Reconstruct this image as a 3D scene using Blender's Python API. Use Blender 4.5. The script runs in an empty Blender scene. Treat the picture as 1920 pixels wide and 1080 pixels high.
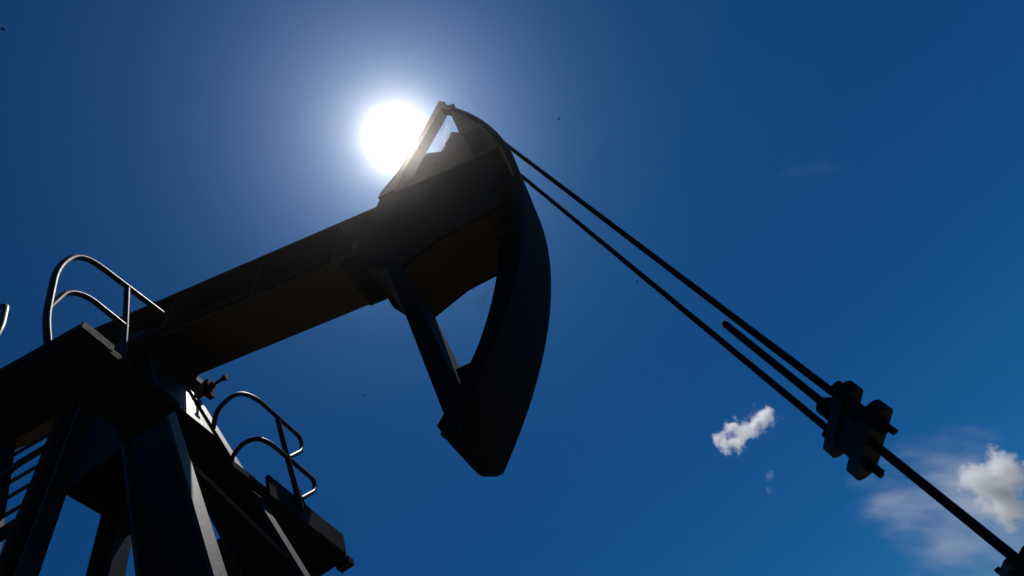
import bpy, bmesh, math, random
from mathutils import Vector, Matrix

random.seed(7)
scene = bpy.context.scene
COL = scene.collection

# ------------------------------------------------------------------ camera
cd = bpy.data.cameras.new('camera')
cam = bpy.data.objects.new('camera', cd); COL.objects.link(cam); scene.camera = cam
CAM = Vector((3.286, -2.493, 1.65))
right = Vector((0.85207, 0.35233, -0.38709)); down = Vector((-0.51350, 0.70604, -0.48768)); fwd = Vector((0.10148, 0.61430, 0.78252))
m = Matrix((right, -down, -fwd)).transposed().to_4x4(); m.translation = CAM
cam.matrix_world = m
cd.sensor_width = 36.0; cd.lens = 19.69; cd.clip_start = 0.05; cd.clip_end = 60000

# ------------------------------------------------------------------ sky, sun, exposure
SUN = Vector((0.061, 0.335, 0.940)).normalized()
world = bpy.data.worlds.new('World'); scene.world = world; world.use_nodes = True
nt = world.node_tree; nt.nodes.clear()
def N(t, typ, **kw):
    n = t.nodes.new(typ)
    for k, v in kw.items(): setattr(n, k, v)
    return n
def math_node(t, op, a, b=None, c=None, clamp=False):
    n = N(t, 'ShaderNodeMath', operation=op, use_clamp=clamp)
    for i, v in enumerate((a, b, c)):
        if v is None: continue
        if isinstance(v, (int, float)): n.inputs[i].default_value = v
        else: t.links.new(v, n.inputs[i])
    return n.outputs[0]
out = N(nt, 'ShaderNodeOutputWorld'); bg = N(nt, 'ShaderNodeBackground')
sky = N(nt, 'ShaderNodeTexSky', sky_type='NISHITA', sun_disc=False)
sky.sun_elevation = math.asin(SUN.z); sky.sun_rotation = math.atan2(SUN.x, SUN.y)
sky.altitude = 300; sky.air_density = 1.0; sky.dust_density = 0.5; sky.ozone_density = 3.0
tint = N(nt, 'ShaderNodeMix', data_type='RGBA', blend_type='MULTIPLY'); tint.inputs[0].default_value = 1
gm = N(nt, 'ShaderNodeGamma'); gm.inputs[1].default_value = 1.28; nt.links.new(sky.outputs[0], gm.inputs[0])
nt.links.new(gm.outputs[0], tint.inputs[6]); tint.inputs[7].default_value = (0.052, 0.33, 0.515, 1)
# the bright aureole that air and dust make round the sun, a function of the angle to the sun
tc = N(nt, 'ShaderNodeTexCoord'); dp = N(nt, 'ShaderNodeVectorMath', operation='DOT_PRODUCT')
nrm = N(nt, 'ShaderNodeVectorMath', operation='NORMALIZE'); nt.links.new(tc.outputs['Generated'], nrm.inputs[0])
nt.links.new(nrm.outputs[0], dp.inputs[0]); dp.inputs[1].default_value = SUN
ca = math_node(nt, 'MAXIMUM', dp.outputs['Value'], 0.0)
def lobe(k, col):
    p = math_node(nt, 'POWER', ca, k)
    v = N(nt, 'ShaderNodeVectorMath', operation='SCALE'); v.inputs[0].default_value = col
    nt.links.new(p, v.inputs['Scale']); return v.outputs[0]
def vadd(a, b):
    v = N(nt, 'ShaderNodeVectorMath', operation='ADD'); nt.links.new(a, v.inputs[0]); nt.links.new(b, v.inputs[1]); return v.outputs[0]
xx = math_node(nt, 'SUBTRACT', 1.0, ca)
core = math_node(nt, 'POWER', math_node(nt, 'MULTIPLY_ADD', xx, 1 / 0.00022, 1.0), -1.5)
cv = N(nt, 'ShaderNodeVectorMath', operation='SCALE'); cv.inputs[0].default_value = (28, 28, 28); nt.links.new(core, cv.inputs['Scale'])
aur = vadd(vadd(cv.outputs[0], lobe(260, (1.0, 1.0, 1.2))), vadd(lobe(60, (2.3, 2.3, 3.8)), lobe(14, (0.26, 0.22, 0.42))))
nt.links.new(vadd(tint.outputs[2], aur), bg.inputs['Color'])
bg.inputs['Strength'].default_value = 0.055
nt.links.new(bg.outputs[0], out.inputs['Surface'])

sd = bpy.data.lights.new('sun', 'SUN'); sd.energy = 4.4; sd.angle = math.radians(0.53); sd.color = (1.0, 0.95, 0.88)
sun = bpy.data.objects.new('sun', sd); COL.objects.link(sun)
sun.location = (0, 0, 40); sun.rotation_euler = SUN.to_track_quat('Z', 'Y').to_euler()

vs = scene.view_settings
vs.view_transform = 'Standard'; vs.look = 'None'; vs.exposure = 0.0; vs.gamma = 1.0; vs.use_curve_mapping = False
cy = scene.cycles
cy.use_denoising = True
cy.max_bounces = 6; cy.diffuse_bounces = 3; cy.glossy_bounces = 3; cy.volume_bounces = 6
cy.volume_step_rate = 0.35; cy.volume_max_steps = 256

# ------------------------------------------------------------------ materials
def noise(t, vec, scale, detail=5, rough=0.6):
    n = N(t, 'ShaderNodeTexNoise'); n.inputs['Scale'].default_value = scale
    n.inputs['Detail'].default_value = detail; n.inputs['Roughness'].default_value = rough
    if vec is not None: t.links.new(vec, n.inputs['Vector'])
    return n.outputs['Fac']
def ramp(t, fac, stops):
    r = N(t, 'ShaderNodeValToRGB'); e = r.color_ramp.elements
    while len(e) < len(stops): e.new(0.5)
    for el, (p, c) in zip(e, stops): el.position = p; el.color = (*c, 1)
    t.links.new(fac, r.inputs[0]); return r.outputs[0]
def paint(name, a, b, rust, rough=0.5, rust_amount=0.62, metal=0.0, bump=0.15, scale=3.0, spec=0.12):
    mt = bpy.data.materials.new(name); mt.use_nodes = True; t = mt.node_tree; p = t.nodes['Principled BSDF']
    co = N(t, 'ShaderNodeTexCoord').outputs['Object']
    base = ramp(t, noise(t, co, scale, 6), [(0.3, a), (0.7, b)])
    rm = ramp(t, noise(t, co, scale * 2.7, 8, 0.68), [(rust_amount, (0, 0, 0)), (min(rust_amount + 0.09, 1), (1, 1, 1))])
    mx = N(t, 'ShaderNodeMix', data_type='RGBA'); t.links.new(rm, mx.inputs[0]); t.links.new(base, mx.inputs[6]); mx.inputs[7].default_value = (*rust, 1)
    t.links.new(mx.outputs[2], p.inputs['Base Color'])
    rr = math_node(t, 'MULTIPLY_ADD', noise(t, co, scale * 6, 6), 0.25, rough - 0.12)
    t.links.new(math_node(t, 'MULTIPLY_ADD', rm, 0.25, rr, clamp=True), p.inputs['Roughness'])
    p.inputs['Metallic'].default_value = metal; p.inputs['Specular IOR Level'].default_value = spec
    bp = N(t, 'ShaderNodeBump'); bp.inputs['Strength'].default_value = bump; bp.inputs['Distance'].default_value = 0.01
    t.links.new(noise(t, co, scale * 12, 8), bp.inputs['Height']); t.links.new(bp.outputs[0], p.inputs['Normal'])
    return mt
M = {
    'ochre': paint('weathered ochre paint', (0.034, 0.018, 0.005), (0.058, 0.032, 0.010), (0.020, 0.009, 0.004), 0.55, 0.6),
    'ochre_sunlit': paint('sunlit tone of ochre paint', (0.26, 0.17, 0.07), (0.36, 0.25, 0.11), (0.05, 0.025, 0.012), 0.6, 0.66, scale=7),  # lighter copy of the ochre, sunlight put into its colour
    'dark': paint('dark brown machine paint', (0.006, 0.0045, 0.004), (0.012, 0.009, 0.007), (0.03, 0.015, 0.008), 0.7, spec=0.08),
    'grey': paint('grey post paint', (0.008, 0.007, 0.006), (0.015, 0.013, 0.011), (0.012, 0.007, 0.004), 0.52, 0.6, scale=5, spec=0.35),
    'steel': paint('greasy black steel', (0.003, 0.003, 0.003), (0.006, 0.0055, 0.005), (0.02, 0.012, 0.008), 0.5, 0.66, 0.0, scale=14, spec=0.10),
    'rail': paint('dark handrail paint', (0.006, 0.005, 0.0045), (0.010, 0.008, 0.007), (0.03, 0.016, 0.009), 0.5, 0.66, scale=9, spec=0.3),
}
def ground_material():
    mt = bpy.data.materials.new('dry grass and earth'); mt.use_nodes = True; t = mt.node_tree; p = t.nodes['Principled BSDF']
    co = N(t, 'ShaderNodeTexCoord').outputs['Object']
    c1 = ramp(t, noise(t, co, 0.35, 8), [(0.35, (0.022, 0.030, 0.010)), (0.6, (0.042, 0.033, 0.017))])
    c2 = ramp(t, noise(t, co, 9, 8), [(0.3, (0.5, 0.5, 0.5)), (0.75, (1, 1, 1))])
    mx = N(t, 'ShaderNodeMix', data_type='RGBA', blend_type='MULTIPLY'); mx.inputs[0].default_value = 1
    t.links.new(c1, mx.inputs[6]); t.links.new(c2, mx.inputs[7]); t.links.new(mx.outputs[2], p.inputs['Base Color'])
    p.inputs['Roughness'].default_value = 0.95
    return mt
M['ground'] = ground_material()

# ------------------------------------------------------------------ helpers
def link(name, bm, mat, parent=None, smooth=False, loc=None, bevel=0.0):
    if bevel:
        es = [e for e in bm.edges if len(e.link_faces) == 2 and e.calc_face_angle(0) > 0.5]
        bmesh.ops.bevel(bm, geom=es, offset=bevel, segments=3 if bevel > 0.009 else 1, affect='EDGES', clamp_overlap=True, profile=0.5)
    bmesh.ops.recalc_face_normals(bm, faces=bm.faces[:])
    me = bpy.data.meshes.new(name); bm.to_mesh(me); bm.free()
    if smooth:
        for f in me.polygons: f.use_smooth = True
        try: me.set_sharp_from_angle(angle=math.radians(35))
        except Exception: pass
    me.materials.append(M[mat] if isinstance(mat, str) else mat)
    o = bpy.data.objects.new(name, me); COL.objects.link(o)
    if parent is not None: o.parent = parent
    if loc is not None: o.location = loc
    return o
def tag(o, label=None, cat=None, group=None, kind=None):
    for k, v in (('label', label), ('category', cat), ('group', group), ('kind', kind)):
        if v: o[k] = v
    return o
def empty(name, loc=(0, 0, 0), rot=(0, 0, 0)):
    o = bpy.data.objects.new(name, None); COL.objects.link(o); o.location = loc; o.rotation_euler = rot; o.empty_display_size = 0.2
    return o
def add_hull8(bm, lo, hi):
    """two quads (lists of 4 points) joined into a solid"""
    v = [bm.verts.new(p) for p in lo] + [bm.verts.new(p) for p in hi]
    n = len(lo)
    bm.faces.new(v[:n][::-1]); bm.faces.new(v[n:])
    for i in range(n):
        j = (i + 1) % n; bm.faces.new((v[i], v[j], v[n + j], v[n + i]))
    return bm
def box(bm, x0, x1, y0, y1, z0, z1):
    return add_hull8(bm, [(x0, y0, z0), (x1, y0, z0), (x1, y1, z0), (x0, y1, z0)], [(x0, y0, z1), (x1, y0, z1), (x1, y1, z1), (x0, y1, z1)])
def prism_y(bm, pts, y0, y1):
    """polygon in the x-z plane extruded along y"""
    return add_hull8(bm, [(a, y0, b) for a, b in pts], [(a, y1, b) for a, b in pts])
def frames(path):
    P = [Vector(p) for p in path]; T = []
    for i in range(len(P)):
        a = P[max(i - 1, 0)]; b = P[min(i + 1, len(P) - 1)]; T.append((b - a).normalized())
    u = T[0].orthogonal().normalized(); U = []
    for i, t in enumerate(T):
        u = (u - t * u.dot(t)).normalized(); U.append(u)
    return P, T, U
def tube(bm, path, r, sides=10, cap=True):
    P, T, U = frames(path); rings = []
    for i, (p, t, u) in enumerate(zip(P, T, U)):
        w = t.cross(u); rr = r[i] if isinstance(r, (list, tuple)) else r
        rings.append([bm.verts.new(p + (u * math.cos(k * 2 * math.pi / sides) + w * math.sin(k * 2 * math.pi / sides)) * rr) for k in range(sides)])
    for a, b in zip(rings, rings[1:]):
        for k in range(sides):
            l = (k + 1) % sides; bm.faces.new((a[k], a[l], b[l], b[k]))
    if cap: bm.faces.new(rings[0][::-1]); bm.faces.new(rings[-1])
    return bm
def rounded(path, rad, n=6):
    """polyline with its corners turned into arcs"""
    P = [Vector(p) for p in path]; o = [P[0]]
    for i in range(1, len(P) - 1):
        a, b, c = P[i - 1], P[i], P[i + 1]
        r = rad[i - 1] if isinstance(rad, (list, tuple)) else rad
        d1 = (a - b); d2 = (c - b); k = min(r, d1.length * 0.49, d2.length * 0.49)
        s = b + d1.normalized() * k; e = b + d2.normalized() * k
        for j in range(n + 1):
            t = j / n; o.append(s * (1 - t) ** 2 + b * 2 * t * (1 - t) + e * t * t)
    o.append(P[-1]); return o
def bar(bm, p, q, w, h, up=(0, 0, 1)):
    p, q = Vector(p), Vector(q); t = (q - p).normalized(); s = t.cross(Vector(up)).normalized(); u = s.cross(t)
    c = lambda o: [o + s * w / 2 + u * h / 2, o - s * w / 2 + u * h / 2, o - s * w / 2 - u * h / 2, o + s * w / 2 - u * h / 2]
    return add_hull8(bm, c(p), c(q))
def cyl(bm, p, q, r, sides=16): return tube(bm, [p, q], r, sides)
def hexbolt(bm, p, axis, r=0.022, head=0.02, shank=0.0):
    p = Vector(p); axis = Vector(axis).normalized()
    tube(bm, [p, p + axis * head], r, 6)
    if shank: tube(bm, [p + axis * head, p + axis * (head + shank)], r * 0.55, 8)
    return bm
NEW = bmesh.new

# ------------------------------------------------------------------ ground
bm = NEW(); bmesh.ops.create_grid(bm, x_segments=8, y_segments=8, size=8000)
tag(link('ground', bm, 'ground'), 'dry grassy earth spreading to the horizon', kind='structure')
bm = NEW(); box(bm, -3.4, 3.5, -1.6, 1.6, -0.3, 0.12)
padm = paint('weathered concrete', (0.16, 0.15, 0.14), (0.24, 0.23, 0.21), (0.09, 0.07, 0.05), 0.9, 0.66)
tag(link('concrete_foundation', bm, padm, bevel=0.02), kind='structure')

# ------------------------------------------------------------------ walking beam (own frame: x along the beam to the well, z across it)
H = 7.0124; AL = 0.25898; BB = 0.260; NT = 0.41; NB = -0.282
beam = empty('walking_beam', (0, 0, H), (0, AL, 0))
tag(beam, 'long dark steel walking beam slanting across the frame up to the curved head', 'beam')
A0, A1 = -3.4, 4.22
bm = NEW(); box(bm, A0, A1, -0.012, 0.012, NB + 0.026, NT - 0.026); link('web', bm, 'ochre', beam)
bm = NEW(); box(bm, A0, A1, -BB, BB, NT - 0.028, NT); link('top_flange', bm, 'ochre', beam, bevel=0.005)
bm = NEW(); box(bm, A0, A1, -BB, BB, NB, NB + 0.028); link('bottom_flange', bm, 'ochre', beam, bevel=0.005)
for a in (-1.6, -0.4, 0.15, 0.95, 1.9, 2.72):
    for s in (-1, 1):
        bm = NEW(); box(bm, a - 0.008, a + 0.008, s * 0.0125, s * (BB - 0.03), NB + 0.0285, NT - 0.0285); link('stiffener', bm, 'ochre', beam)
bm = NEW(); box(bm, 0.9, 2.45, -0.034, -0.0125, 0.22, 0.30); link('web_strip', bm, 'ochre', beam, bevel=0.004)
bm = NEW(); tube(bm, rounded([(2.50, -0.0125, 0.20), (2.52, -0.07, 0.26), (2.64, -0.08, 0.29), (2.76, -0.07, 0.20), (2.77, -0.0125, 0.13)], 0.05), 0.010, 8); link('lifting_handle', bm, 'dark', beam, smooth=True)
# splice plate with bolts under the bottom flange near the head
bm = NEW(); box(bm, 2.80, 2.97, -BB - 0.004, BB + 0.004, NB - 0.022, NB - 0.001); link('splice_plate', bm, 'dark', beam, bevel=0.004)
for a in (2.84, 2.92):
    for y in (-0.2, -0.08, 0.08, 0.2):
        bm = NEW(); hexbolt(bm, (a, y, NB - 0.023), (0, 0, -1), 0.018, 0.018); link('bolt', bm, 'steel', beam)
bm = NEW(); hexbolt(bm, (-0.74, -0.22, NT + 0.001), (0, 0, 1), 0.028, 0.03, 0.03); link('bolt', bm, 'steel', beam)
bm = NEW(); box(bm, -0.83, -0.66, -0.262, -0.16, NT + 0.0005, NT + 0.024); link('clamp_lug', bm, 'dark', beam, bevel=0.004)
# centre bearing bracket bolted under the beam
bm = NEW(); box(bm, 0.22, 1.0, -0.30, 0.30, NB - 0.05, NB - 0.0005); link('bearing_base', bm, 'dark', beam, bevel=0.006)

# ------------------------------------------------------------------ horse head (same frame as the beam)
head = empty('horse_head', (0, 0, H), (0, AL, 0))
tag(head, 'curved dark horse head at the end of the walking beam, sun behind its top', 'pump head')
CA, CN, RA, HW = 0.275, -0.009, 4.217, 0.313
def onarc(phi, r): return (CA + r * math.cos(phi + AL), CN + r * math.sin(phi + AL))
def ring(bm, r0, r1, y0, y1, p0, p1, n=48, end_skew=0.0):
    lo, hi = [], []
    def P(phi, r, y): a, b = onarc(phi, r); return (a, y, b)
    secs = []
    for i in range(n + 1):
        ph = p0 + (p1 - p0) * i / n
        secs.append([bm.verts.new(P(ph, r0, y0)), bm.verts.new(P(ph, r1, y0)), bm.verts.new(P(ph, r1, y1)), bm.verts.new(P(ph, r0, y1))])
    for s, q in zip(secs, secs[1:]):
        for k in range(4): bm.faces.new((s[k], s[(k + 1) % 4], q[(k + 1) % 4], q[k]))
    bm.faces.new(secs[0]); bm.faces.new(secs[-1][::-1])
    return bm
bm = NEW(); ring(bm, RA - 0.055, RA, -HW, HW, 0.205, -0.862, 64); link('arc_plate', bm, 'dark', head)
# rim bars along both edges of the arc plate
for s in (-1, 1):
    bm = NEW(); ring(bm, RA - 0.10, RA - 0.0555, s * HW if s < 0 else HW - 0.03, s * HW + 0.03 if s < 0 else HW, -0.30, -0.862, 40); link('edge_bar', bm, 'dark', head)
bm = NEW(); ring(bm, RA - 0.32, RA - 0.0555, -0.02, 0.02, -0.08, -0.85, 48); link('arc_web', bm, 'dark', head)
for ph in (0.03, -0.13, -0.30, -0.47):
    for s in (-1, 1):
        bm = NEW(); ring(bm, RA - 0.24, RA - 0.056, min(s * 0.0205, s * 0.28), max(s * 0.0205, s * 0.28), ph, ph - 0.004, 1); link('arc_stiffener', bm, 'ochre', head)
# lower back strut: box plate from the beam down to the arc's foot
bm = NEW(); prism_y(bm, [(3.23, -0.5), (3.335, -0.5), (3.775, -2.29), (3.66, -2.365)], -0.305, 0.305); link('lower_strut', bm, 'dark', head, bevel=0.006)
# web plates
bm = NEW(); prism_y(bm, [(3.64, -1.76), (3.77, -1.75)] + [onarc(p, RA - 0.30) for p in (-0.78, -0.82, -0.86)] + [(3.70, -2.42), (3.77, -2.29)], -0.018, 0.018); link('foot_web', bm, 'dark', head)
up = [(3.08, NT + 0.001), (3.40, 1.70), (3.60, 1.66), (3.75, 1.55), (3.905, 1.96)] + [onarc(p, RA - 0.057) for p in (0.20, 0.15, 0.10, 0.05, 0.0, -0.04, -0.08)] + [onarc(p, RA - 0.31) for p in (-0.08, -0.12)] + [(4.16, NT + 0.001)]
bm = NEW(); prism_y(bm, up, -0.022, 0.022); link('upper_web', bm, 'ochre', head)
# socket cheeks on both sides of the beam end
ck = [(2.97, -0.285), (3.02, -0.43), (3.12, -0.58), (3.40, -0.78), (3.72, -0.61), (4.02, -0.56), (4.26, -0.52), (4.35, -0.1), (4.33, 0.46), (3.18, 0.46)]
for s in (-1, 1):
    y0, y1 = sorted((s * 0.264, s * 0.292))
    bm = NEW(); prism_y(bm, ck, y0, y1); link('socket_cheek', bm, 'dark', head, bevel=0.003)
bm = NEW(); prism_y(bm, [(3.14, -0.60), (3.40, -0.79), (3.71, -0.62), (4.02, -0.57), (4.25, -0.53), (4.25, -0.505), (4.02, -0.545), (3.71, -0.595), (3.40, -0.765), (3.15, -0.58)], -0.263, 0.263); link('socket_floor', bm, 'ochre', head)
# upper bracket that ties the arc's top back to the beam, on the near side
bm = NEW(); prism_y(bm, [(3.17, 0.462), (3.20, 0.56), (3.37, 0.83), (3.68, 1.60), (3.90, 2.24), (3.97, 2.14), (3.90, 1.96), (3.44, 0.80), (3.34, 0.462)], -0.312, -0.18); link('upper_bracket', bm, 'ochre', head, bevel=0.004)
bm = NEW(); prism_y(bm, [(3.90, 2.18), (4.08, 1.84), (4.04, 1.78), (3.90, 2.02)], -0.312, -0.23); link('bracket_tie', bm, 'ochre', head, bevel=0.004)
bm = NEW(); cyl(bm, (4.045, -0.34, 1.86), (4.045, 0.30, 1.86), 0.035, 14); link('rope_anchor_pin', bm, 'steel', head, smooth=True)
bm = NEW(); prism_y(bm, [(3.22, 0.462), (3.22, 0.60), (3.42, 0.98), (3.62, 0.98), (3.72, 0.462)], 0.10, 0.312); link('hinge_block', bm, 'ochre', head, bevel=0.01)
# foot cap and latch at the lower tip
bm = NEW(); secs = []
for y, pe in ((-0.313, -0.889), (-0.20, -0.890), (0.10, -0.886), (0.18, -0.884), (0.24, -0.876), (0.30, -0.868)):
    secs.append([bm.verts.new((q[0], y, q[1])) for q in (onarc(-0.8625, RA - 0.10), onarc(-0.8625, RA), onarc(pe + 0.006, RA), onarc(pe, RA - 0.02), onarc(pe, RA - 0.06), onarc(pe + 0.006, RA - 0.10))])
for a, b in zip(secs, secs[1:]):
    for k in range(6): bm.faces.new((a[k], a[(k + 1) % 6], b[(k + 1) % 6], b[k]))
bm.faces.new(secs[0]); bm.faces.new(secs[-1][::-1])
link('foot_cap', bm, 'dark', head)
bm = NEW(); box(bm, 3.655, 3.73, -0.322, -0.25, -2.50, -2.41); link('foot_lug', bm, 'dark', head, bevel=0.022)
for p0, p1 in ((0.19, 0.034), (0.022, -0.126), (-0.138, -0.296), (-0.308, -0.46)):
    bm = NEW(); ring(bm, RA - 0.068, RA - 0.0556, -0.308, -0.05, p0, p1, 10); link('painted_sun_strip', bm, 'ochre_sunlit', head)  # strips added inside the rim; their pale tone stands in for sunlight

# ------------------------------------------------------------------ Samson post
post = empty('samson_post', (0.6, 0, 0.12))
tag(post, 'grey steel Samson post carrying the beam, sunlight on its two front legs', 'post')
def P0(p): return Vector(p) - Vector((0.6, 0, 0.12))
def front(t, s): return Vector((0.802 + 0.33 * t, s * (0.196 + 0.119 * t), 6.5 - t))
def back(t, s): return Vector((0.418 - 0.032 * t, s * (0.285 + 0.008 * t), 6.5 - t))
def hleg(name, f, s, sign, w, depth, t0, t1):
    """H-section leg: face flange, web, rear flange. sign = direction of the depth along x"""
    a, b = f(t0, s), f(t1, s)
    def slab(x0, x1, w0):
        bm = NEW(); q = lambda p: [P0((p.x + x0, p.y - w0, p.z)), P0((p.x + x1, p.y - w0, p.z)), P0((p.x + x1, p.y + w0, p.z)), P0((p.x + x0, p.y + w0, p.z))]
        add_hull8(bm, q(a), q(b)); return bm
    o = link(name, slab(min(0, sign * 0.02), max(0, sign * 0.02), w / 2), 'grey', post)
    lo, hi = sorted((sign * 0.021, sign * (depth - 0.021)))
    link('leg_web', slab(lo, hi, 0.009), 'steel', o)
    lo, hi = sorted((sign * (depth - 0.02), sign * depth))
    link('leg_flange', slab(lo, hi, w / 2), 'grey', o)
    return o
for s in (-1, 1):
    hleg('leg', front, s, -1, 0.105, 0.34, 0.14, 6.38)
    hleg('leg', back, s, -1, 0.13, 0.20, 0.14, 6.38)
def pbar(name, p, q, w, h, mat='grey', up=(0, 0, 1)):
    bm = NEW(); bar(bm, P0(p), P0(q), w, h, up); return link(name, bm, mat, post, bevel=0.003)
# saddle plate, bearing blocks and the front and rear gusset plates
def pbox(name, x0, x1, y0, y1, z0, z1, mat='grey', bevel=0.005):
    bm = NEW(); a = P0((x0, y0, z0)); b = P0((x1, y1, z1)); box(bm, a.x, b.x, a.y, b.y, a.z, b.z); return link(name, bm, mat, post, bevel=bevel)
pbox('saddle_plate', 0.12, 0.92, -0.42, 0.42, 6.362, 6.43)
for s in (-1, 1):
    y0, y1 = sorted((s * 0.16, s * 0.40)); pbox('bearing_housing', 0.38, 0.84, y0, y1, 6.431, 6.52, 'dark', 0.02)
pbox('bearing_shaft', 0.52, 0.68, -0.46, 0.46, 6.521, 6.60, 'dark', 0.03)
bm = NEW(); fr = lambda t, s, dx: P0(front(t, s) + Vector((dx, 0, 0)))
add_hull8(bm, [fr(0.142, -1, -0.022), fr(0.142, 1, -0.022), fr(1.0, 1, -0.022), fr(1.0, -1, -0.022)], [fr(0.142, -1, -0.036), fr(0.142, 1, -0.036), fr(1.0, 1, -0.036), fr(1.0, -1, -0.036)])
link('front_gusset', bm, 'grey', post)
bm = NEW(); bk = lambda t, s, dx: P0(back(t, s) + Vector((dx, 0, 0)))
add_hull8(bm, [bk(0.142, -1, -0.022), bk(0.142, 1, -0.022), bk(1.35, 1, -0.022), bk(1.35, -1, -0.022)], [bk(0.142, -1, -0.036), bk(0.142, 1, -0.036), bk(1.35, 1, -0.036), bk(1.35, -1, -0.036)])
link('rear_gusset', bm, 'steel', post)
for s in (-1, 1):   # side gussets between front and rear legs
    bm = NEW(); o1 = Vector((0, s * 0.012, 0)); q = [front(0.145, s) + Vector((-0.33, 0, 0)), front(1.45, s) + Vector((-0.33, 0, 0)), back(1.45, s), back(0.145, s)]
    add_hull8(bm, [P0(v) for v in q], [P0(v + o1) for v in q]); link('side_gusset', bm, 'steel', post)
# braces between the legs
pbar('brace', front(1.95, -1) + Vector((-0.03, 0.07, 0)), front(2.35, 1) + Vector((-0.03, -0.07, 0)), 0.02, 0.035, 'dark')
pbar('brace', front(2.6, 1) + Vector((-0.05, -0.07, 0)), front(3.1, -1) + Vector((-0.05, 0.07, 0)), 0.03, 0.05)
for t in (3.2, 4.8):
    for s in (-1, 1):
        pbar('brace', front(t, s) + Vector((-0.35, 0, 0)), back(t - 0.5, s) + Vector((0.01, 0, 0)), 0.05, 0.09)
    pbar('brace', front(t + 0.4, -1) + Vector((-0.05, 0.07, 0)), front(t + 0.4, 1) + Vector((-0.05, -0.07, 0)), 0.06, 0.1)
# bearing adjusting screws on the front of the saddle plate
for y in (-0.36, 0.36):
    b = P0((0.921, y, 6.37))
    bm = NEW(); box(bm, b.x, b.x + 0.05, b.y - 0.05, b.y + 0.05, b.z - 0.14, b.z + 0.05); o = link('screw_bracket', bm, 'dark', post, bevel=0.012)
    bm = NEW(); cyl(bm, b + Vector((0.051, 0, -0.01)), b + Vector((0.17, 0, -0.01)), 0.016, 10); tube(bm, [b + Vector((0.17, 0, -0.01)), b + Vector((0.205, 0, -0.01))], 0.03, 6); tube(bm, [b + Vector((0.051, 0, -0.01)), b + Vector((0.085, 0, -0.01))], 0.034, 6)
    link('adjusting_screw', bm, 'steel', o)

# ------------------------------------------------------------------ service platform with handrails
plat = empty('service_platform', (0.9, 0, 4.80))
tag(plat, 'dark steel service platform round the post with looped handrails at both ends', 'platform')
PO = Vector((0.9, 0, 4.80))
plat.location = PO
def qbox(name, x0, x1, y0, y1, z0, z1, mat='dark', parent=None, bevel=0.004):
    bm = NEW(); box(bm, x0 - PO.x, x1 - PO.x, y0 - PO.y, y1 - PO.y, z0 - PO.z, z1 - PO.z); return link(name, bm, mat, parent or plat, bevel=bevel)
DZ0, DZ1 = 4.80, 4.85
for x0, x1, y0, y1 in ((0.15, 0.80, -1.31, -0.93), (0.802, 1.16, -1.31, -0.93), (1.162, 1.50, -1.31, -0.93), (1.162, 1.50, -0.928, -0.56),
                       (1.05, 1.41, 0.49, 0.86), (1.05, 1.41, 0.862, 1.20), (1.05, 1.41, 1.202, 1.50), (0.70, 1.048, 0.62, 1.05), (0.74, 1.048, 1.052, 1.50),
                       (1.06, 1.42, 0.05, 0.30), (1.365, 1.415, 0.302, 0.488)):
    qbox('deck_panel', x0, x1, y0, y1, DZ0, DZ1)
qbox('toe_board', 1.412, 1.44, 0.43, 1.47, 4.77, 4.96)
qbox('toe_board', 1.08, 1.408, 1.502, 1.53, 4.77, 4.93)
qbox('toe_board', 1.502, 1.515, -1.31, -1.10, 4.80, 4.86)
for y in (-1.27, -0.62, 0.56, 1.44):
    qbox('deck_bearer', 1.08 if y > 0 else 1.17, 1.40, y - 0.03, y + 0.03, 4.72, 4.799)
qbox('deck_beam', 1.10, 1.16, 0.50, 1.47, 4.66, 4.719)
def ptube(name, path, r, parent=None):
    bm = NEW(); tube(bm, [Vector(p) - PO for p in path], r, 12); return link(name, bm, 'rail', parent or plat, smooth=True)
RN, RF = 1.28, 1.45
def P3(pts, x): return [(x, y, z) for y, z in pts]
# near end: hooped rail in front of the beam
ptube('handrail', rounded(P3([(-1.281, 4.85), (-1.36, 5.06), (-1.44, 5.58), (-1.34, 5.93), (-0.60, 6.08)], RN), [0.1, 0.2, 0.2], 8), 0.020)
ptube('mid_rail', rounded(P3([(-1.375, 5.13), (-1.32, 5.42), (-1.20, 5.535), (-0.87, 5.555)], RN), [0.16, 0.12], 8), 0.018)
ptube('rail_post', P3([(-0.95, 5.99), (-0.88, 5.55), (-0.80, 4.96)], RN), 0.019)
# near end, the rail that goes on along the outer side
ptube('handrail', rounded([(-0.9, -1.25, 6.10), (0.60, -1.25, 6.06), (0.70, -1.25, 5.66), (0.72, -1.25, 4.852)], [0.10, 0.1], 8), 0.020)
# far end
ptube('handrail', rounded([(1.2, 0.118, 5.40), (1.3, 0.02, 5.45), (1.42, 0.09, 5.64), (RF, 0.30, 5.73), (RF, 0.96, 5.75), (RF, 0.945, 5.58), (RF, 0.73, 5.345)], [0.08, 0.2, 0.12, 0.12, 0.08], 8), 0.019)
ptube('mid_rail', rounded([(1.2, 0.339, 5.25), (1.3, 0.32, 5.31), (1.41, 0.33, 5.30), (RF, 0.45, 5.31), (RF, 1.09, 5.325), (RF, 1.07, 5.19), (RF, 0.84, 4.97)], [0.06, 0.1, 0.1, 0.12, 0.08], 8), 0.019)
ptube('rail_post', P3([(0.60, 5.71), (0.70, 5.29), (0.82, 4.85)], RF), 0.022)
bm = NEW(); prism = [(0.725, 5.10), (0.785, 5.10), (0.885, 4.915), (0.755, 4.915)]
add_hull8(bm, [Vector((1.441, y, z)) - PO for y, z in prism], [Vector((1.459, y, z)) - PO for y, z in prism]); link('post_foot', bm, 'dark', plat)
qbox('rail_foot', 1.30, 1.42, 1.531, 1.62, 4.74, 4.80)

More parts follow.
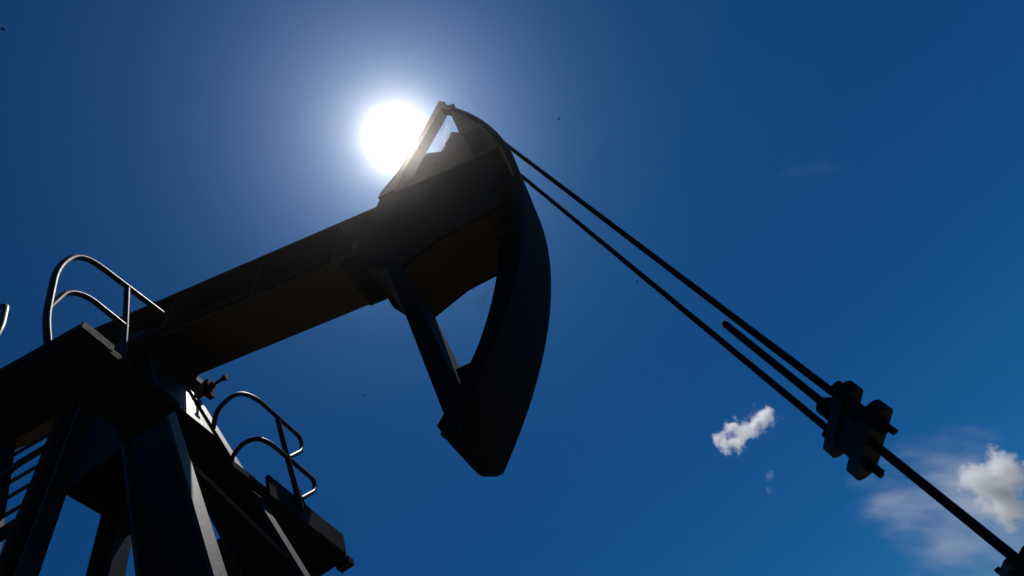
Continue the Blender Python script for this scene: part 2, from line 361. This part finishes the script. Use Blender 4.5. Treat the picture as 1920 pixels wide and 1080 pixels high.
# ------------------------------------------------------------------ access ladder behind the near rear leg
lad = empty('access_ladder', (0.1, -0.29, 0.12))
tag(lad, 'dark steel access ladder with thin rungs beside the rear leg of the post', 'ladder')
LO = Vector((0.1, -0.29, 0.12))
def sx(z): return -0.05 - 0.235 * (z - 5.1)
for off, nm in ((0.0, 'stringer'),):
    bm = NEW(); bar(bm, Vector((sx(6.3) - 0.06, -0.29, 6.3)) - LO, Vector((sx(4.0) - 0.06, -0.29, 4.0)) - LO, 0.06, 0.12, (1, 0, 0)); link('stringer', bm, 'dark', lad, bevel=0.004)
bm = NEW(); bar(bm, Vector((0.26, -0.36, 6.3)) - LO, Vector((0.18, -0.36, 0.13)) - LO, 0.05, 0.06, (1, 0, 0)); link('stringer', bm, 'dark', lad, bevel=0.004)
for z in (5.88, 5.545, 5.372, 5.19):
    bm = NEW(); cyl(bm, Vector((sx(z) - 0.05, -0.29, z)) - LO, Vector((0.19, -0.29, z)) - LO, 0.014, 10); link('rung', bm, 'rail', lad, smooth=True)
bm = NEW(); tube(bm, rounded([Vector((sx(5.7) - 0.04, -0.30, 5.60)) - LO, Vector((sx(5.7) + 0.06, -0.30, 5.70)) - LO, Vector((0.19, -0.30, 5.71)) - LO], 0.08), 0.026, 10); link('hoop', bm, 'rail', lad, smooth=True)
bm = NEW(); bar(bm, Vector((sx(5.0) - 0.10, -0.30, 4.985)) - LO, Vector((0.19, -0.30, 5.01)) - LO, 0.05, 0.075); link('crossbar', bm, 'dark', lad, bevel=0.004)
for k in range(7):
    z = 4.72 - k * 0.29
    bm = NEW(); cyl(bm, Vector((-0.16, -0.29, z)) - LO, Vector((0.17, -0.29, z)) - LO, 0.014, 10); link('rung', bm, 'rail', lad, smooth=True)

# ------------------------------------------------------------------ well side: ropes, carrier, rod
WX = 4.5; ZC = 6.9335
def rope(y, label):
    path = []
    for i in range(9):
        ph = 0.17 * (1 - i / 9); path.append(Vector((0.2636 + (RA + 0.0194) * math.cos(ph), y, ZC + (RA + 0.0194) * math.sin(ph))))
    L = ZC - 2.55
    n = 300
    path += [Vector((WX, y, ZC - L * i / n)) for i in range(n + 1)]
    P, T, U = frames(path); bm = NEW(); s = 0.0
    ss = [0.0]
    for a, b in zip(P, P[1:]): ss.append(ss[-1] + (b - a).length)
    tube(bm, P[::12] + [P[-1]], 0.011, 8)
    for k in range(6):
        q = []
        for p, t, u, d in zip(P, T, U, ss):
            an = k * math.pi / 3 + d * 2 * math.pi / 0.20; w = t.cross(u)
            q.append(p + (u * math.cos(an) + w * math.sin(an)) * 0.0115)
        tube(bm, q, 0.0078, 6)
    o = link('bridle_rope', bm, 'steel', None, smooth=True)
    return tag(o, label, 'rope', 'bridle ropes hanging from the horse head')
rope(-0.1637, 'black twisted wire rope, upper of the two slanting from head to carrier')
rope(0.1637, 'black twisted wire rope, lower of the two slanting from head to carrier')

bm = NEW(); tube(bm, [(WX, 0.03, 0.9), (WX, -0.039, 3.515), (WX, -0.0394, 3.53)], [0.0195, 0.0195, 0.013], 20)
tag(link('polished_rod', bm, 'steel', None, smooth=True), 'straight black polished rod between the two ropes, running down through the carrier', 'rod')

car = empty('carrier_bar', (WX, 0, 2.70), (0, 0, math.radians(9)))
tag(car, 'chunky black carrier bar clamping both ropes to the polished rod', 'carrier bar')
def stadium(bm, hl, hw_, z0, z1, n=8):
    pts = []
    for i in range(n + 1):
        a = math.pi * i / n; pts.append((hw_ * math.cos(a), hl - hw_ + hw_ * math.sin(a)))
    for i in range(n + 1):
        a = math.pi + math.pi * i / n; pts.append((hw_ * math.cos(a), -hl + hw_ + hw_ * math.sin(a)))
    return add_hull8(bm, [(x, y, z0) for x, y in pts], [(x, y, z1) for x, y in pts])
bm = NEW(); stadium(bm, 0.235, 0.058, 0.030, 0.080); link('upper_plate', bm, 'steel', car, bevel=0.018, smooth=True)
bm = NEW(); stadium(bm, 0.240, 0.062, -0.105, -0.052); link('lower_plate', bm, 'steel', car, bevel=0.018, smooth=True)
bm = NEW(); box(bm, -0.045, 0.045, -0.125, 0.125, -0.0515, 0.0295); link('body', bm, 'steel', car, bevel=0.018, smooth=True)
for y in (-0.16, 0.16):
    bm = NEW(); cyl(bm, (0.01, y, 0.0805), (0.01, y, 0.125), 0.032, 14); link('rope_socket', bm, 'steel', car, smooth=True)
    bm = NEW(); cyl(bm, (0.01, y * 0.95, -0.1055), (0.01, y * 0.95, -0.165), 0.015, 12); tube(bm, [(0.01, y * 0.95, -0.1055), (0.01, y * 0.95, -0.122)], 0.026, 6); link('rope_end', bm, 'steel', car, smooth=True)
bm = NEW(); tube(bm, [(0, -0.01, 0.0805), (0, -0.012, 0.155), (0, -0.012, 0.168)], [0.047, 0.047, 0.036], 18); link('rod_collar', bm, 'steel', car, smooth=True)

def rod_clamp(z, label, r=0.055, h=0.075):
    o = empty('rod_clamp', (WX, 0, z)); tag(o, label, 'clamp')
    for s in (-1, 1):
        bm = NEW(); x0, x1 = sorted((s * 0.021, s * r)); box(bm, x0, x1, -r, r, 0, h); link('jaw', bm, 'steel', o, bevel=0.018)
        bm = NEW(); cyl(bm, (-r - 0.02, s * 0.038, h / 2), (r + 0.03, s * 0.038, h / 2), 0.010, 8); tube(bm, [(r + 0.001, s * 0.038, h / 2), (r + 0.02, s * 0.038, h / 2)], 0.018, 6); link('clamp_bolt', bm, 'steel', o)
    return o
lc = rod_clamp(1.965, 'black clamp on the rod at the lower right corner of the view', 0.06, 0.08)
bm = NEW(); cyl(bm, (0, 0.165, -0.2), (0, 0.165, 0.11), 0.0125, 12); link('guide_pin', bm, 'steel', lc, smooth=True)
bm = NEW(); box(bm, -0.03, 0.03, -0.21, 0.21, -0.06, -0.001); link('guide_plate', bm, 'steel', lc, bevel=0.006)

wh = empty('wellhead', (WX, 0, 0)); tag(wh, 'dark steel wellhead under the polished rod', 'wellhead')
bm = NEW(); cyl(bm, (0, 0, -0.1), (0, 0, 0.6), 0.12, 24); link('casing', bm, 'dark', wh, smooth=True)
for z in (0.28, 0.34, 0.6):
    bm = NEW(); cyl(bm, (0, 0, z), (0, 0, z + 0.05), 0.19, 24); link('flange', bm, 'dark', wh, smooth=True)
bm = NEW(); tube(bm, [(0, 0, 0.65), (0, 0, 0.85), (0, 0, 0.90), (0, 0, 1.10)], [0.07, 0.07, 0.045, 0.045], 20); link('stuffing_box', bm, 'steel', wh, smooth=True)

# ------------------------------------------------------------------ spider webs in the openings of the head
mt = bpy.data.materials.new('spider silk'); mt.use_nodes = True; t = mt.node_tree; t.nodes.clear()
nz = ramp(t, noise(t, N(t, 'ShaderNodeTexCoord').outputs['Object'], 30), [(0.3, (0.8, 0.8, 0.82)), (0.7, (0.95, 0.95, 0.95))])
o_ = N(t, 'ShaderNodeOutputMaterial'); tl = N(t, 'ShaderNodeBsdfTranslucent'); df = N(t, 'ShaderNodeBsdfDiffuse'); mxs = N(t, 'ShaderNodeMixShader'); mxs.inputs[0].default_value = 0.3
t.links.new(nz, tl.inputs[0]); t.links.new(nz, df.inputs[0]); t.links.new(tl.outputs[0], mxs.inputs[1]); t.links.new(df.outputs[0], mxs.inputs[2]); t.links.new(mxs.outputs[0], o_.inputs[0])
M['silk'] = mt
def web_at(corners, label, rings=7, r=0.0011):
    """corners: polygon (a, n) in the head's frame at one y; threads run from the middle to the sides"""
    y, pts = corners; c = Vector((sum(p[0] for p in pts) / len(pts), 0, sum(p[1] for p in pts) / len(pts)))
    rnd = random.Random(3); bm = NEW(); spokes = []
    R = Matrix.Rotation(AL, 4, 'Y'); off = Vector((0, 0, H)); w = lambda v: R @ Vector((v[0], y + rnd.uniform(-0.006, 0.006), v[2])) + off
    V = [Vector((a, 0, b)) for a, b in pts]
    for i in range(len(V)):
        for k in range(4):
            spokes.append(V[i].lerp(V[(i + 1) % len(V)], k / 4))
    def tube(bm, path, r, n):   # a flat strand of silk
        a, b = path; d = (b - a).cross(Vector((0, 1, 0))).normalized() * r; bm.faces.new([bm.verts.new(a + d), bm.verts.new(a - d), bm.verts.new(b - d), bm.verts.new(b + d)])
    for s in spokes: tube(bm, [w(c), w(s)], r, 3)
    for j in range(1, rings + 1):
        f = j / (rings + 1) * 0.92
        for i in range(len(spokes)):
            if rnd.random() < 0.2: continue
            a = c.lerp(spokes[i], f + rnd.uniform(-0.02, 0.02)); b = c.lerp(spokes[(i + 1) % len(spokes)], f + rnd.uniform(-0.02, 0.02))
            tube(bm, [w(a), w(b)], r, 3)
    return tag(link('spider_web', bm, 'silk'), label, 'spider web', 'spider webs in the openings of the head')
web_at((-0.10, [(3.90, 2.12), (3.945, 1.72), (3.80, 1.36), (3.68, 1.44)]), 'pale spider web stretched across the small opening at the top of the head', 8)
web_at((0.0, [(4.03, -1.00), (3.80, -1.10), (3.86, -1.32), (3.98, -1.28)]), 'pale spider web in the triangular opening below the beam end', 6, 0.0008)

# ------------------------------------------------------------------ insects in the air
def insect(loc, label, size=0.006, rot=(0, 0, 0)):
    o = empty('flying_insect', loc, rot); tag(o, label, 'insect', 'insects flying near the pump')
    bm = NEW(); tube(bm, [(-size, 0, 0), (-size * 0.4, 0, 0.0), (size * 0.3, 0, 0), (size, 0, 0)], [size * 0.12, size * 0.38, size * 0.35, size * 0.12], 8); link('body', bm, 'steel', o, smooth=True)
    for s in (-1, 1):
        bm = NEW(); add_hull8(bm, [(0.1 * size, s * 0.25 * size, 0.2 * size), (0.5 * size, s * 1.1 * size, 0.5 * size), (-0.2 * size, s * 1.4 * size, 0.55 * size), (-0.5 * size, s * 0.6 * size, 0.3 * size)],
                              [(0.1 * size, s * 0.25 * size, 0.23 * size), (0.5 * size, s * 1.1 * size, 0.53 * size), (-0.2 * size, s * 1.4 * size, 0.58 * size), (-0.5 * size, s * 0.6 * size, 0.33 * size)])
        link('wing', bm, 'dark', o)
insect((4.287, -1.178, 4.39), 'tiny dark insect in the blue sky above the upper rope', 0.008, (0.3, 0.2, 1.0))
insect((4.217, -0.354, 3.84), 'tiny dark insect between the head and the two ropes', 0.006, (0.1, 0.4, 2.0))
insect((2.612, -0.496, 4.057), 'tiny dark insect in the sky left of the head\'s lower strut', 0.006, (0.5, 0.0, 0.4))
insect((2.309, -2.566, 4.696), 'tiny dark insect near the upper left corner of the sky', 0.007, (0.2, 0.3, 2.6))

# ------------------------------------------------------------------ clouds
def cloud(name, dirv, dist, size, lobes, label, dens, thr, nscale, soft=0.18, seed=0.0, detail=6, stretch=(1, 1, 1), amp=2.6, turn=0.0):
    """cloud of water droplets: noise-edged density round a few lobes (in units of size)"""
    mt = bpy.data.materials.new(name + ' vapour'); mt.use_nodes = True; t = mt.node_tree; t.nodes.clear()
    o_ = N(t, 'ShaderNodeOutputMaterial'); pv = N(t, 'ShaderNodeVolumePrincipled'); t.links.new(pv.outputs[0], o_.inputs['Volume'])
    co = N(t, 'ShaderNodeTexCoord').outputs['Object']; fall = None
    for (cx, cy_, cz, r) in lobes:
        d = N(t, 'ShaderNodeVectorMath', operation='DISTANCE'); t.links.new(co, d.inputs[0]); d.inputs[1].default_value = (cx * size, cy_ * size, cz * size)
        v = math_node(t, 'SUBTRACT', 1.0, math_node(t, 'DIVIDE', d.outputs['Value'], r * size))
        fall = v if fall is None else math_node(t, 'SMOOTH_MAX', fall, v, 0.35)
    mp = N(t, 'ShaderNodeMapping'); t.links.new(co, mp.inputs[0]); mp.inputs['Rotation'].default_value = (0, turn, 0); mp.inputs['Location'].default_value = (seed, seed * 0.7, -seed); mp.inputs['Scale'].default_value = tuple(nscale / size * k for k in stretch)
    nz = noise(t, mp.outputs[0], 1.0, detail, 0.62)
    d = math_node(t, 'ADD', math_node(t, 'MULTIPLY', fall, 0.9), math_node(t, 'MULTIPLY_ADD', nz, amp, -0.5 * amp - thr))
    mr = N(t, 'ShaderNodeMapRange', interpolation_type='SMOOTHSTEP'); t.links.new(d, mr.inputs[0]); mr.inputs[1].default_value = 0; mr.inputs[2].default_value = soft; mr.inputs[4].default_value = dens
    t.links.new(mr.outputs[0], pv.inputs['Density']); pv.inputs['Color'].default_value = (0.995, 0.995, 1.0, 1); pv.inputs['Anisotropy'].default_value = 0.5
    bm = NEW(); lo = [min(l[i] - l[3] for l in lobes) * size for i in range(3)]; hi = [max(l[i] + l[3] for l in lobes) * size for i in range(3)]
    bmesh.ops.create_icosphere(bm, subdivisions=2, radius=1.0)
    for v in bm.verts:
        for i in range(3):
            c_ = (lo[i] + hi[i]) / 2; v.co[i] = c_ + v.co[i] * (hi[i] - lo[i]) / 2 * 1.1
    f = Vector(dirv).normalized(); r_ = (right - f * right.dot(f)).normalized(); mw = Matrix((r_, f, r_.cross(f))).transposed().to_4x4(); mw.translation = CAM + f * dist
    o = link(name, bm, mt, None); o.matrix_world = mw
    return tag(o, label, 'cloud')
cloud('cloud', (0.298, 0.845, 0.449), 2007, 100, [(-0.60, 0, -0.42, 0.62), (-0.25, 0, -0.05, 0.55), (0.15, 0, 0.05, 0.50), (0.60, 0, 0.32, 0.55)], 'small ragged white cloud beside the carrier bar', 0.06, 0.36, 2.6, soft=0.50, seed=3.0, detail=10)
cloud('cloud', (0.478, 0.858, 0.200), 4560, 200, [(0.40, 0, 0.50, 0.75), (0.05, 0, 0.1, 0.8), (-0.40, 0, 0.25, 0.6), (0.10, 0, -0.50, 0.7)], 'bright puffy white cloud at the right edge behind the rod', 0.024, 0.18, 2.1, soft=0.5, seed=11.0, detail=11, amp=2.4)
cloud('cloud', (0.415, 0.882, 0.222), 4100, 470, [(0.25, 0, 0.25, 0.8), (-0.25, 0, 0.0, 0.7), (0.0, 0, -0.40, 0.7), (0.5, 0, -0.2, 0.7)], 'thin pale veil of cloud behind the lower rod', 0.0026, 0.12, 2.2, soft=1.3, seed=21.0, detail=9, stretch=(0.7, 1, 1.7), amp=2.6, turn=0.65)
cloud('cloud', (0.271, 0.885, 0.378), 2375, 75, [(0.05, 0, 0.35, 0.6), (-0.05, 0, -0.35, 0.6)], 'faint little wisp of cloud below the small ragged cloud', 0.010, 0.50, 2.4, soft=1.0, seed=31.0, detail=8)
cloud('cloud', (0.560, 0.575, 0.597), 3000, 260, [(0.4, 0, 0.2, 0.7), (-0.1, 0, 0.0, 0.6), (-0.35, 0, -0.4, 0.55)], 'barely visible streak of high cloud in the open blue at right', 0.00022, 0.35, 2.2, soft=1.4, seed=41.0, detail=8, stretch=(0.7, 1, 1.7))

# ------------------------------------------------------------------ thin dusty air that scatters the sunlight
hz = bpy.data.materials.new('thin dusty air'); hz.use_nodes = True; t = hz.node_tree; t.nodes.clear()
o_ = N(t, 'ShaderNodeOutputMaterial'); pv = N(t, 'ShaderNodeVolumePrincipled'); t.links.new(pv.outputs[0], o_.inputs['Volume'])
pv.inputs['Color'].default_value = (0.95, 0.95, 0.97, 1); pv.inputs['Density'].default_value = 0.0010; pv.inputs['Anisotropy'].default_value = 0.965
bm = NEW(); box(bm, -8200, 8200, -8200, 8200, -1.0, 11.0)
tag(link('haze', bm, hz), kind='stuff')
